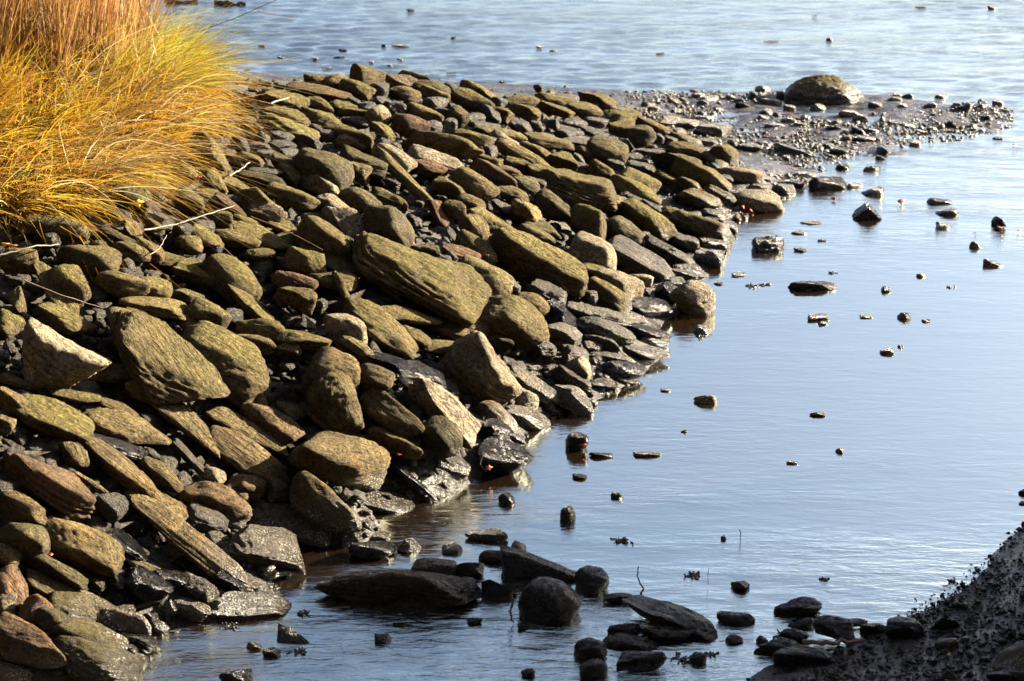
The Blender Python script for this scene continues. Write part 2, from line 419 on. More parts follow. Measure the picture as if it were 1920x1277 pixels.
TONE = dict(m=.45, b=.5, g=.25, d=0.0, p=1.0, l=.3, v=.75)  # d covers wet stones and also stones darkened for shade
def place(px, py, a, b, ang, shape, col, where, seed):
    r = np.random.default_rng(seed)
    size = math.sqrt(a * b)
    lvl = 5 if size > 52 else (4 if size > 17 else 3)
    if where == 'w' and py < 170: b = b * .6
    P, F = rock_shape(r, shape, lvl)
    if where == 'e': py += .12 * b; a, b = a * 1.06, b * 1.12
    if where == 'f' and a > 70: P[:, 0] *= 1 - .38 * np.clip(P[:, 2] / .5, 0, 1); P[:, 1] *= 1 - .3 * np.clip(P[:, 2] / .5, 0, 1)
    th = math.radians(ang)
    water = where in 'w'
    c0 = hit(px, py, 0, 0.0 if where != 'e' else None)
    dist = np.linalg.norm(c0 - ORG); s = dist / KF
    if water:
        c0 = at_z(px, py + .55 * b, 0.0)
        nrm = np.array([0, 0, 1.0])
    else:
        c0 = hit(px, py, .55 * b * s if where == 'e' else .25 * b * s, 0.0 if where != 'e' else None)
        e = .15
        nrm = unit(np.array([-(ter(c0[0] + e, c0[1]) - ter(c0[0] - e, c0[1])) / (2 * e), -(ter(c0[0], c0[1] + e) - ter(c0[0], c0[1] - e)) / (2 * e), 1.0]))
    # long axis: lies on the slope where possible, keeps the angle seen
    t1 = unit(RIGHT - nrm * (RIGHT @ nrm)); t2 = np.cross(nrm, t1)
    q = []
    for t in (t1, t2):
        pr, _ = proj(np.stack([c0, c0 + t * .05])); q.append(pr[1] - pr[0])
    M = np.array(q).T
    want = np.array([math.cos(th), math.sin(th)])
    st = np.linalg.solve(M, want)
    u_s = unit(st[0] * t1 + st[1] * t2)
    u_c = math.cos(th) * RIGHT - math.sin(th) * UP
    fs = abs(u_s @ RIGHT) 
    u = unit(u_s + (.25 if water or where == 'f' else .8) * u_c) if abs(ang) < 60 else unit(.4 * u_s + u_c)
    n2 = nrm + r.normal(0, .16 if where == 'e' else .05, 3) + np.array([0, 0, .35])
    wv = unit(n2 - u * (n2 @ u)); yv = np.cross(wv, u)
    if shape in 'ks' and where == 'e':
        # broken ends turned a little toward the stream
        yw = -math.radians(r.uniform(18, 34) if shape == 'k' else r.uniform(4, 16))
        u, yv = unit(u * math.cos(yw) + yv * math.sin(yw)), unit(yv * math.cos(yw) - u * math.sin(yw))
    R = np.stack([u, yv, wv], 0)
    sc = np.array([a * s, a * s, a * s])
    ctr = c0.copy()
    cs, sn = math.cos(th), math.sin(th)
    for it in range(4):
        Wd = (P * sc) @ R + ctr
        keep = Wd
        if water:
            kk = Wd[:, 2] > 0
            keep = Wd[kk] if kk.sum() > 20 else Wd
        pr, _ = proj(keep)
        la = (pr[:, 0] - px) * cs + (pr[:, 1] - py) * sn
        lb = -(pr[:, 0] - px) * sn + (pr[:, 1] - py) * cs
        ea = (la.max() - la.min()) / 2; eb = (lb.max() - lb.min()) / 2
        ka, kb = a / ea, b / eb
        sc = sc * np.array([ka, np.clip(kb, .6, 1.6), np.clip(kb, .6, 1.6)])
        sc = np.maximum(sc, (.25 if py > 170 else .1) * a * s)
        da = (la.max() + la.min()) / 2; db = (lb.max() + lb.min()) / 2
        dx, dy = da * cs - db * sn, da * sn + db * cs
        if water:
            ctr = ctr - RIGHT * dx * s + np.array([0, 0, 1]) * np.clip(dy * s, -.02, .02)
            ctr[2] = max(ctr[2], -.35 * b * s)
        else:
            ctr = ctr - RIGHT * dx * s + UP * dy * s
    if where == 'w' and py < 170:
        sc = np.array([a * s, a * s * .8, b * s * 2.0]); ctr = at_z(px, py + b * .6, 0.015)
    Wd = (P * sc) @ R
    # object frame follows the stone so its bedding runs along it
    Rm = Matrix([[float(R[j][i]) for j in range(3)] for i in range(3)]).to_4x4()
    o = mesh_obj('rock', P * sc, F, M_ROCK)
    o.matrix_world = Matrix.Translation(Vector(ctr)) @ Rm
    moss = dict(m=float(r.uniform(.35, 1.0)), b=.35, g=.3, d=0.0, p=.15, l=0.0, v=.15)[col]
    wet = dict(d=1.0, l=.5).get(col, 0.0)
    if where == 'w' and col != 'p': wet = max(wet, .6)
    if where in 'fx' and col != 'm': wet = max(wet, .35)
    if where == 'e' and py < 520 and col == 'd': wet = 0.0; moss = .35
    if where == 'e' and col == 'b': moss = max(0, .35 + .45 * r.random() - .5 * (py > 700) + .35 * (py < 560))
    o.color = (moss, wet, float(np.clip((.2 if where == 'e' and py < 520 and col == 'd' else TONE[col]) + r.normal(0, .05), 0, 1)), 1)  # d stones high on the bank: ordinary rock, shade put into the tone
    return o

# every stone: centre x, y, half length, half height (in the photograph), angle, form, stone colour
SECTIONS = {}
SECTIONS['e'] = ('e', 'rock', 'rock', 'stones piled on the sloping embankment', """
105 425 62 22 15 r m
96 447 18 13 0 r m
167 483 58 28 12 r m | the domed mossy stone under the grass | domed mossy stone at the left, just below the hanging grass
33 490 40 27 -10 k m
33 528 19 10 0 k b
32 563 26 14 80 w b
103 541 64 24 42 s b
124 600 60 21 28 s m
15 606 28 24 35 r m
130 530 44 34 40 r b
230 533 50 22 12 r m
286 540 36 22 15 r b
290 574 66 18 5 s b
236 514 16 11 20 r b
246 470 38 17 20 r m
241 497 18 12 30 k b
278 466 34 16 35 r m
218 441 36 16 5 k g
250 430 26 13 50 s m
286 424 24 14 15 k b
343 430 20 14 0 r g
385 445 32 16 30 s b
383 425 20 14 10 r b
354 456 27 18 20 r b
337 488 48 15 5 s m
365 512 44 21 12 k b
350 556 32 14 15 r m
388 592 40 27 30 r b
297 672 132 60 42 s m | the huge leaning mossy slab | huge leaning mossy slab with lichen streaks, widest stone on the left of the bank
343 600 28 14 35 w b
425 678 98 54 30 r m | the big egg-shaped boulder | big egg-shaped mossy boulder lying against the right side of the huge leaning slab
100 672 82 60 38 k p | the peeling pale boulder | broad pale boulder with flaking patches near the left edge
190 690 26 24 20 k m
213 698 40 19 5 r m
262 590 30 11 15 s m
26 712 32 12 8 s b
92 776 84 31 22 s m | the long mossy plank stone | long thick mossy plank-shaped stone reaching in from the left edge
20 752 34 21 38 r b
10 795 20 17 0 k b
245 800 94 28 14 s b
218 765 42 13 18 s b
140 742 48 12 5 s m
270 708 28 11 25 s b
285 737 52 19 22 r b
345 785 90 25 31 s b | the upper of two long ridged stones | upper of two long ridged brown stones lying end to end
465 855 86 31 30 s b | the lower of two long ridged stones | lower of two long ridged brown stones lying end to end
347 775 18 8 20 k b
140 850 30 21 60 r b
228 877 94 23 33 s b
215 835 62 13 14 s d
300 888 50 20 40 r b
368 868 60 21 28 k l
92 905 92 36 25 k v | the broad dark red-brown block | broad dark red-brown block at the left edge below the mossy plank stone
173 908 36 17 10 k b
210 949 30 26 0 r l | the crusty round barnacled stone | round barnacled stone crusted white all over, beside the red-brown block
312 945 46 17 25 s b
46 948 46 27 8 k b
18 910 18 10 0 r g
405 938 68 33 28 r b | the smooth tan loaf-shaped stone | smooth tan loaf-shaped stone lit brightly along its lower right end
385 972 42 24 20 r l
360 1015 150 38 27 s b | the very long tilted slab | very long tilted brown slab running down to the water at the lower left
48 1010 48 31 15 r g
148 1018 86 40 28 r b
238 1020 48 18 30 s d
14 1040 26 18 25 r b
98 1065 66 30 3 k g | the squared grey-green block | squared grey-green block with a knobbly right end, lower left corner
24 1098 42 27 55 r v
12 1128 24 25 0 r p
140 1112 94 26 14 s g
180 1083 26 12 40 s l
216 1088 20 14 0 k l
136 1138 46 30 15 r g
62 1145 37 27 -30 r v
103 1168 40 26 20 r g
35 1170 16 9 10 k v
165 1195 72 32 20 r g | the smooth green-grey boulder | smooth green-grey boulder near the lower left corner, above the bottom one
225 1165 62 33 35 w b
55 1205 74 38 22 r v
178 1245 84 42 15 r g | the bottom corner boulder | large grey boulder with glints, lowest in the bottom left corner
20 1268 38 24 20 r v
268 1064 33 15 5 k b
275 1100 46 33 20 k d
320 1085 34 17 10 r d
378 1105 33 23 10 k l
370 1062 46 16 12 s d
312 1138 20 10 20 s d
297 1176 19 14 20 k l
262 1200 38 21 10 s d
295 1212 20 9 0 s d
355 1140 38 18 15 k l
455 1131 86 32 -12 s l | the crusted slab at the water's edge | barnacle-crusted wet slab jutting into the water beside the stream, lower left
432 1096 35 25 0 k d
465 1093 26 13 25 k l
495 1022 80 38 8 s l | the wet crusted wedge slab | wet black slab with a white crusted front, its corner in the brown water
487 753 37 19 35 k m
508 790 64 25 25 s b
465 806 84 17 30 s b
604 788 50 18 22 k b
545 768 30 16 25 s g
635 857 92 47 6 r b | the big lit loaf boulder | big loaf-shaped brown boulder, brightly lit on its top and right end, near the waterline
625 700 50 46 20 r b | the upright humped boulder | tall humped boulder with a bright right rim, behind a darker one
630 752 64 44 62 r b | the dark boulder with a lit edge | tall dark smooth boulder with a thin lit edge curving down its right side
695 708 42 26 12 r b
735 775 66 29 32 s b | the striped brown stone | brown stone striped with deep parallel cracks beside the dark tall boulder
740 828 52 25 5 k b
755 885 70 35 8 k d | the flat-topped black block | black-sided block with a wet flat top at the water's edge
708 934 82 23 8 s l
612 948 78 37 30 r b | the striped stone nosing into the water | long striped rounded stone nosing down into the water
545 978 82 32 10 s l | the shiny wet flat stone | shiny wet flat stone with grey sheen beside the stone nosing into the water
462 912 35 23 5 r b
445 925 22 19 0 r b
520 918 20 21 0 w l
398 893 24 19 30 r p
560 885 28 13 40 s d
415 413 21 19 0 r b
490 440 62 16 22 s b
445 445 50 15 8 s b
460 418 27 12 20 r b
500 400 37 21 20 k v
526 422 31 12 15 s m
535 446 25 18 30 w b
598 416 35 17 12 r m
612 455 62 33 35 r m
620 490 62 19 24 s m
573 490 43 25 8 k b
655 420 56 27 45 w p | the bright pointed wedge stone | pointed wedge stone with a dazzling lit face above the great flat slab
722 435 54 19 32 s p
728 425 51 39 15 r g | the dark grey dome boulder | dark grey domed boulder standing above the great flat slab
785 513 132 50 22 s m | the great flat slab | great flat mossy slab with fine grain lines in the middle of the bank
715 530 50 13 30 s m
657 455 18 13 10 k d
488 477 28 12 0 r m
552 527 43 19 25 r v
552 560 40 23 8 k b
535 492 19 10 10 k m
435 520 60 34 40 r m | the curved mossy hump | tall curved mossy hump stone with a bright right flank, left of middle
478 578 68 15 38 s m
436 592 19 15 0 r m
488 615 45 20 12 r m
475 645 41 18 12 r m
568 638 52 17 8 s b | the flat broken-edged stone | flat brown stone with a broken straight edge, lying nearly level
535 655 31 13 -8 k m
620 525 49 18 0 s m
650 560 51 23 35 k m
649 615 45 31 50 r p | the speckled pale upright stone | speckled pale upright stone leaning on the smooth tan slab
712 610 80 31 32 s b | the smooth tan slab | smooth tan slab with a rounded lower end, below the great flat slab
760 588 70 14 8 s b
780 630 30 13 20 s b
672 655 41 17 25 k b
735 680 52 15 12 s d
598 572 17 13 0 k m
822 395 31 13 60 s v
848 393 25 19 0 r b
890 425 30 22 50 r b
920 415 54 17 25 s b
985 397 31 19 30 s b
945 390 28 11 45 s b
1015 427 39 15 12 s d
1005 441 37 14 22 r m
1038 386 40 24 24 r d
1102 414 39 29 20 r b | the round rimmed boulder | round brown boulder with a bright crusted right rim
1165 432 41 24 28 r d
893 466 43 26 20 r b
865 475 38 15 20 s v
798 472 29 16 8 k d
834 488 12 11 0 r p
848 482 11 12 0 r p
850 447 24 9 55 s b
1008 492 98 42 25 r m | the great oval boulder | great oval mossy boulder right of the great flat slab
905 525 54 35 30 r m
893 535 32 25 20 r m
953 535 25 20 20 k l
995 573 35 25 25 r b
963 600 70 45 22 r b | the big black-fronted boulder | big boulder with a black front and bright right shoulder below the great flat slab
1050 592 37 23 35 k d
1048 533 27 21 30 r b
1025 552 37 23 20 k l
1078 550 11 15 0 k b
1137 558 48 27 35 r b
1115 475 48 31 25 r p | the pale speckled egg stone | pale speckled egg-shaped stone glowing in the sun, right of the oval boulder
1105 505 35 15 8 s b
1160 532 52 25 25 k p | the block with a white crusted end | angular block whose right end is crusted white with barnacles
1105 560 15 16 0 r b
1130 590 68 15 10 s l
1135 620 56 21 15 r l
1055 625 35 20 10 k l
1128 645 39 15 8 k l
1018 650 25 17 0 k l
1078 665 25 19 0 r l
1110 650 20 10 10 r p
1145 670 50 11 8 s l
838 612 43 17 5 s b
885 605 35 25 20 r b
830 650 66 19 -8 s b
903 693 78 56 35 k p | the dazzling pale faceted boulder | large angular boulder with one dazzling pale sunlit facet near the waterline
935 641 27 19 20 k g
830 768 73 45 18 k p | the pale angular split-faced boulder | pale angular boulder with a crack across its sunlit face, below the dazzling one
826 815 41 35 50 r g | the mottled grey round stone | mottled grey round stone below the split-faced pale boulder
985 750 25 21 15 r p
932 780 42 21 35 r b
982 782 49 20 18 r l
920 805 35 23 20 k d
966 820 21 11 0 k l
945 862 50 38 12 k d | the black boulder with an orange leaf | large black boulder with a crusted right end and an orange leaf stuck to it
850 868 33 17 20 s g
818 922 28 14 8 r g
1002 722 56 17 30 s l
1075 748 41 25 10 w b | the pointed stone at the shore | pointed brown stone standing at the water's edge with its dark reflection
1072 712 37 17 25 r l
1088 692 27 22 45 r p
1168 695 42 18 5 r d | the low dark dome at the shore | low dark wet dome with a sheen at the edge of the water
1130 718 27 10 0 s d
1172 711 23 9 0 s l
790 702 52 24 15 s d
1206 442 15 13 20 k p
1195 482 76 25 25 s l | the wet lined slab | wet slab scored with parallel lines, lying low near the water
1215 415 64 27 26 k b | the thick tan block sloping down | thick tan block sloping down toward the water
1310 422 74 20 22 s b | the long low slab reaching the water | long low slab reaching down to the water's edge on the right
1258 472 52 21 15 k l
1283 452 31 15 10 s l
1340 456 31 12 12 s d
1328 484 29 16 0 k l | the small flat-topped shore block | small flat-topped block with a crusted right side standing in the shallows
1290 503 29 11 8 s d
1310 511 19 9 0 s d
1281 515 28 11 5 s l
1198 525 25 13 12 k p
1268 527 18 9 0 s l
1255 547 27 18 10 k d
1298 558 42 34 0 k p | the shaggy pale block | squarish block furred with pale seaweed standing at the water's edge
1217 575 43 18 5 r d | the smooth black stone at the water | smooth black wet stone between the shaggy pale block and the bank
1212 548 13 9 0 k d
1208 620 49 20 3 k d
1228 640 27 10 0 r d
1212 660 43 14 0 s l
1175 595 39 9 8 s l
1338 404 25 11 15 r p
1362 424 21 13 0 k p
1335 412 17 7 0 s b
1362 443 15 8 0 k d
1060 186 25 11 5 r m
1120 188 37 14 8 s m | the dark moss-topped far slab | dark slab topped with green moss at the far end of the bank
1090 205 39 15 5 r m
1117 197 15 7 0 r b
1166 202 21 9 0 r m
1163 217 40 13 5 s m
1078 230 23 9 0 r b
1118 229 23 10 0 k m
1165 236 25 15 0 w m | the bright green pointed stone | small pointed stone bright with green moss
1195 254 34 20 0 r d | the dark smooth half dome | dark smooth half-dome stone with a sheer right side
1225 242 35 17 15 r m
1272 228 37 11 5 s m
1337 243 35 12 5 s m | the moss-topped slab alone on the mud | moss-topped dark slab lying alone on the gravelly mud
1242 251 19 10 0 r m
1270 247 17 8 0 r m
1285 263 31 11 15 s m
1255 262 15 9 0 k b
1234 259 12 9 0 k b
1326 267 19 9 0 r m
1374 270 10 9 0 r p
1405 276 23 8 0 s b
1293 282 44 14 15 s m
1357 291 29 22 25 r m | the knobbly moss-capped rock | knobbly moss-capped rock at the edge of the mud flat
1268 306 49 19 8 k d | the black block with a moss rim | long black block with a thin rim of moss on its top edge
1315 332 57 23 20 r m | the dark hog-backed boulder | dark hog-backed boulder with a dusting of moss near the mud flat
1390 328 45 16 15 r p
1340 300 27 12 30 s b
1342 316 15 11 0 k b
1138 283 39 26 15 r d | the shadowed mossy boulder | large shadowed boulder with moss on top below the far slabs
1172 271 13 13 0 w b
1152 305 21 13 0 k b
1098 287 26 13 10 r m
1075 265 29 8 0 s m
1112 248 29 10 10 s m
1068 243 27 10 0 s b
1190 296 21 10 0 s g
1218 286 29 7 0 s m
1203 312 29 10 10 s b
1200 338 39 19 15 s b
1246 332 25 13 10 k b
1290 347 25 13 25 r b
1190 358 51 19 28 r b
1075 350 90 31 15 s m | the broad brown slab | broad brown mossy slab in the upper right of the bank
1160 386 24 20 10 k p
1188 372 30 10 20 s b
1222 390 23 11 20 k b
1315 372 41 15 18 s b
1348 366 33 14 20 k g
1420 374 51 21 8 r p | the pale wet mound at the shore | pale wet mound of stone with a crusted right end beside the orange leaves
1424 352 23 8 0 r p
1362 335 13 8 0 k b
1128 322 28 15 30 r b
1092 312 14 9 0 k b
1300 404 15 8 0 r p
689 141 34 22 0 w m | the peaked skyline boulder | peaked mossy boulder standing highest on the skyline against the water
600 150 30 12 0 r m
628 152 28 14 0 r m
598 171 60 15 5 s v | the reddish skyline slab | long reddish slab under the skyline, left of the peaked boulder
668 166 34 15 20 r m
711 170 18 15 0 r g
535 188 44 17 10 s m
598 198 29 15 30 r m
634 183 16 10 0 k b
661 191 15 13 0 r g
643 200 26 13 20 s m
663 214 31 12 10 r b
688 201 19 11 0 r b
709 219 22 22 60 r p | the pale upright egg stone | pale upright egg-shaped stone near the skyline
716 190 21 10 0 s b
735 204 20 13 10 r b
535 220 46 19 12 r b
555 203 14 11 0 w g
546 221 26 7 45 s p
540 242 58 19 22 s b
604 221 42 15 22 s m
667 227 28 11 10 r m
655 255 52 17 22 r b
658 266 31 13 15 r v
693 258 15 11 0 r p
716 248 27 16 25 k m
719 270 15 12 0 r b
594 246 19 13 10 k m
613 254 21 12 0 k p
579 267 25 12 15 k v
527 256 25 11 0 k m
487 276 25 11 0 k v
528 272 27 10 0 r b
541 285 19 9 0 r m
606 318 58 37 28 r d | the big dark boulder under the skyline | big dark boulder with a curved lit edge in the upper left of the bank
680 304 45 26 12 k g | the two-faced grey boulder | grey blocky boulder with a bright ridge dividing two faces
737 297 43 21 30 r p
672 322 25 18 20 k m
392 290 50 28 38 k m | the leaning block beside the grass | leaning lichened block with a dark left side at the edge of the golden grass
452 272 22 13 55 w g
475 301 28 13 12 k m
497 286 19 7 0 s b
543 309 38 14 22 s g
543 324 28 14 30 s m
600 342 43 19 18 k p | the dazzling rough stone | dazzling rough pale stone below the big dark boulder
551 371 53 20 15 r m | the lichen-ringed stone | long lichen-ringed stone in the upper left of the bank
488 338 55 15 10 k d
494 322 33 9 0 s g
404 342 29 18 45 r b
445 348 46 15 22 s m
484 378 49 23 25 k m
393 364 31 11 10 s b
354 377 28 26 0 k m
428 384 37 17 20 k v
436 374 14 9 0 k g
628 385 36 15 40 s p
676 373 41 20 15 r g | the smooth grey hump | smooth grey hump of stone above the wedge stone
732 375 34 18 15 k b
754 155 32 16 5 k v | the rounded reddish skyline block | rounded reddish block on the skyline, right of the peaked boulder
775 146 30 14 25 r g
808 168 37 18 12 r g
850 172 24 13 30 r m
813 180 29 15 25 r b
816 193 23 12 0 r m
899 170 38 13 18 s m | the last long skyline stone | long mossy stone on the skyline, sloping down to the right toward the water
884 187 43 18 20 r m
758 174 31 13 8 r m
740 203 22 14 10 r b
793 215 37 16 22 r b
831 213 24 12 0 k g
856 218 22 19 40 r g
771 234 35 20 5 r v | the reddish round-backed stone | reddish round-backed stone above the long black-sided slab
810 239 19 14 0 k b
840 233 17 13 0 k p
890 221 20 10 0 r b
905 234 33 9 8 s b
920 215 22 13 35 k b
940 215 24 14 15 k m
983 212 30 16 12 k b
932 191 19 10 0 r m
977 190 34 13 0 r m
1040 185 37 10 5 s m
1040 205 37 10 18 s b
938 251 50 12 10 s m
943 263 30 14 25 r p
977 238 24 13 20 r m
1006 236 14 10 0 r b
1033 233 17 11 0 w m
1028 264 50 13 8 s b
1060 252 21 9 0 k b
832 270 74 21 8 k m | the long slab with a bright end | long black-sided slab whose right end glows pale yellow
885 262 37 16 15 k b
920 283 13 12 0 r b
905 299 39 12 8 k m
980 293 58 17 25 r b | the long smooth sloping stone | long smooth brown stone sloping down right, above the broad brown slab
925 266 15 10 0 r b
1005 285 37 14 15 k m
1054 300 30 17 10 w b
1083 297 15 11 0 r b
822 303 64 21 15 s p | the broad pinkish stone | broad flat pinkish stone, paler than all round it
805 314 33 16 5 k v
925 328 47 18 28 r v
888 345 48 23 25 r b
970 312 29 16 15 k b
950 320 32 10 10 s v
985 347 30 19 20 r g
1011 347 15 13 0 k m
773 342 86 19 27 k m | the straight diagonal slab | long straight mossy slab lying diagonally like a fallen post
842 352 33 15 25 r m
884 379 28 13 20 r m
960 365 33 16 22 r m
991 375 9 11 0 r b
784 382 11 6 0 k v
242 365 43 25 25 r m | the stone with a yellow leaf | rounded mossy stone half under the golden grass with a yellow leaf beside it
343 326 28 20 0 r b
295 368 15 9 0 k m
465 151 8 6 0 w d
478 166 13 6 0 s m
470 180 15 6 0 k b
505 184 12 6 0 s g
500 157 12 5 0 k m
525 162 10 5 0 k b
""")
SECTIONS['f'] = ('f', 'cobble', 'cobble', 'cobbles on the muddy spit', """
1547 177 77 38 3 r m | the great moss-capped boulder | great moss-capped boulder at the far end of the spit, dwarfing the cobbles round it
1411 181 10 10 0 r b
1431 170 16 10 0 r b
1436 185 20 11 0 r m
1464 180 10 9 0 r b
1481 173 9 7 0 r b
1446 193 21 9 0 r b
1437 212 13 9 0 r b
1480 204 13 9 0 r m
1533 203 16 9 0 r b
1457 216 9 6 0 r b
1641 199 14 9 0 r b
1682 180 10 6 0 r b
1701 182 12 6 0 k b
1678 189 14 8 0 r p
1765 182 13 6 0 k b | the squared cobble off the spit | squared cobble lying by itself in the water behind the spit
1693 200 11 7 0 r b
1744 199 13 7 0 r b
1795 199 9 7 0 r p
1813 204 11 12 0 r b
1842 201 9 6 0 r b
1871 195 11 8 0 k b
1853 223 14 8 0 w d
1794 236 26 12 -8 w d | the dark wedge near the spit's end | dark wedge-shaped cobble near the right end of the spit
1765 239 7 7 0 r p
1825 237 8 6 0 r b
1867 214 10 5 0 r b
1870 260 10 4 0 s d
1592 214 20 8 0 r b
1613 223 16 9 0 r b
1568 231 10 7 0 r p
1563 242 15 7 0 r d
1609 247 13 10 0 k d
1622 262 23 8 0 s d | the flat black cobble with a leaf | flat black cobble on the mud with an orange leaf at its right end
1586 262 11 9 0 r p
1636 247 14 6 0 r g
1553 276 13 8 0 r b
1574 287 19 10 0 k d
1487 285 38 11 12 r b | the long smooth finger stone | long smooth finger-shaped cobble lying on the open mud
1412 277 15 7 0 r b
1430 222 13 7 0 r b
1452 238 19 7 0 r m
1511 222 9 7 0 r b
1480 230 16 9 0 r b
1500 236 13 7 0 r b
1716 271 12 7 0 r b
1694 276 7 5 0 w p
1654 284 11 11 0 k m | the upright mossy cube | upright mossy cube-shaped cobble at the water's edge with its reflection below
1650 297 10 6 0 r d
1580 315 13 8 0 r d
1635 318 17 7 0 r d
1552 348 38 18 0 k d | the dark barrel-shaped block | dark barrel-shaped block with a bright right end at the tip of the shore
1604 348 16 7 0 r b
1511 329 24 8 0 k b
1470 358 24 14 0 r g
1483 347 26 11 10 r d
1682 230 18 6 0 s g
1704 238 12 6 0 r b
1726 248 11 5 0 r b
1747 243 10 6 0 r b
1225 205 12 7 0 r b
1263 190 12 6 0 r b
1310 182 14 7 0 r b
1302 172 9 5 0 k p
1330 187 18 9 0 r b
1350 182 9 7 0 r g
1371 184 10 7 0 r b
1386 190 11 7 0 r b
1318 195 12 9 0 r g
1345 206 13 7 0 r b
1215 197 14 8 0 k m
1238 217 14 6 0 r d
1270 208 13 5 0 r g
1320 213 16 6 0 r d
1322 222 19 6 0 r b
1395 200 17 9 0 r d
1280 187 8 5 0 r p
""")
SECTIONS['w'] = ('w', 'water_stone', 'stone', 'stones standing in the creek', """
1638 359 21 9 0 r d
1626 398 28 17 0 w d | the knobbly peaked stone in the creek | knobbly peaked stone in the open water right of the spit
1762 377 24 6 0 k d
1776 398 22 7 0 r d
1768 422 14 7 0 k b
1873 415 15 10 0 w d | the small pyramid stone | small dark pyramid-shaped stone near the right edge with a brown leaf
1829 460 12 7 0 w b
1863 493 20 8 0 k l
1440 457 31 17 0 k d | the dark brick-shaped block | dark brick-shaped block standing squarely in the water off the bank
1520 417 20 4 0 s g
1498 435 15 4 0 s g
1500 468 13 4 0 s g
1523 535 46 9 0 k d | the long black log-like stone | long low black stone like a log, alone on open water
1661 542 9 6 0 w d
1727 516 9 4 0 r b
1695 593 13 7 0 w d
1535 594 21 6 0 s g
1543 606 10 4 0 k b
1624 593 13 4 0 s b
1736 601 9 3 0 s d
1663 658 14 6 0 k b
1384 514 13 5 0 s g
1347 531 9 3 0 s d
1318 618 18 10 -5 r l | the speckled stone off the shaggy block | speckled stone in open water just below the shaggy pale block
1322 749 21 10 -15 w p | the white angular stone | white angular stone alone in the open water
1533 776 16 4 0 s g
1574 844 8 6 0 r b
1214 851 28 5 0 s g
1127 853 23 5 0 s d
1087 893 14 6 0 s d
1082 828 22 18 0 r d | the dark stone with a red leaf | dark rounded stone in the water with a small red leaf stuck on it
950 935 16 13 0 r d
1157 930 12 7 0 w d
1065 964 15 17 0 r d | the dark thimble-shaped stone | upright thimble-shaped dark stone standing alone off the bank
1248 731 10 3 0 s b
1485 867 11 3 0 s b
708 1003 26 10 0 s l
698 1031 45 17 0 r d
767 1022 23 14 0 w l
748 1100 160 33 3 k d | the long black slab in the shallows | very long black slab lying in the shallows near the bottom, like a sunken plank
912 1002 41 12 0 s l
848 1027 20 11 0 k l
815 1062 46 17 0 k l
880 1068 29 14 0 w d
972 1026 15 13 0 r l
932 1043 35 12 0 r d
1018 1063 80 40 -4 w d | the large black faceted boulder | large black faceted boulder standing in the foreground water behind the round one
1110 1087 33 27 0 r d
1032 1125 60 43 5 r d | the round black boulder | round black boulder in the foreground water in front of the faceted one
936 1108 34 17 0 w d
1257 1155 96 26 22 s d | the tilted black slab | tilted black slab raised out of the stream at a slant
1252 1186 52 14 0 s d
1380 1160 37 13 5 r d
1160 1120 29 9 0 s d
1170 1180 32 12 0 k d
1183 1202 53 16 2 r d | the sheeny-topped black stone | low black stone with a pale sheen along its top, under the tilted slab
1108 1218 32 22 15 k d
1113 1254 27 20 0 r d
1203 1240 48 20 0 k d
1309 1233 16 11 0 r d
1377 1198 17 9 0 w d
1388 1096 18 8 0 w d
477 1210 15 7 0 r l
550 1200 31 11 0 w d | the thin black fin stone | thin black fin-shaped stone in the lower left stream
509 1222 18 9 0 k d
718 1197 16 9 0 w d
750 1171 14 4 0 s d
442 1268 32 15 0 r d
982 1172 12 9 0 k d
889 1164 16 6 0 s d
990 1262 14 9 0 k d
1496 1136 46 17 -6 k d | the rough weedy rock | rough weedy black rock in the stream near the mud bank
1502 1168 25 10 0 k d
1565 1180 41 27 0 w d | the black pyramid rock | black pyramid-shaped rock near the mud bank
1603 1168 25 9 0 s d
1490 1190 27 12 20 r d
1460 1213 44 19 10 k d
1429 1200 12 9 0 k d
1896 1185 30 16 -15 r d
1918 922 9 6 0 r d
1918 943 8 4 0 s d
1037 94 7 3 0 r b
1011 87 7 3 0 r b
1239 97 9 3 0 s b
1725 12 11 5 0 s d
1860 14 9 4 0 r b
1447 75 16 3 0 s b
1556 73 7 4 0 w b
1528 28 6 3 0 s d
769 18 8 4 0 w d
490 85 7 3 0 r b
642 93 10 6 0 k d | the small block behind the skyline | small dark block in the far water above the skyline boulders
636 107 11 5 0 r d
752 84 15 3 0 s b
720 84 5 3 0 r d
850 70 5 3 0 r d
613 125 9 3 0 s b
462 131 8 4 0 r d
527 107 8 4 0 k b
410 118 12 6 0 k d
425 124 10 4 0 s b
591 109 7 3 0 r b
846 136 11 3 0 s d
797 141 6 3 0 r d
942 152 6 3 0 r d
1037 161 8 3 0 s b
750 110 7 3 0 r b
730 122 5 3 0 r b
696 116 5 3 0 r p
""")
SECTIONS['x'] = ('x', 'shore_stone', 'stone', 'stones on the dark mud bank', """
1636 1180 28 12 0 k d
1698 1186 39 30 12 k d | the big black leaning block | big black block leaning on the mud bank at the lower right
1765 1173 35 16 -8 w d
1775 1208 23 12 0 r m | the small green mossy stone | small stone with bright green moss beside the black leaning block
1504 1235 58 26 -5 r d | the rounded black boulder on the mud | rounded black boulder half on the mud at the bottom right
1650 1208 14 6 0 s d
1905 1240 66 34 -42 s g | the sloping grey slab in the corner | sloping grey slab in the bottom right corner
1778 1270 29 16 0 w d
1888 1272 39 16 0 r d
""")


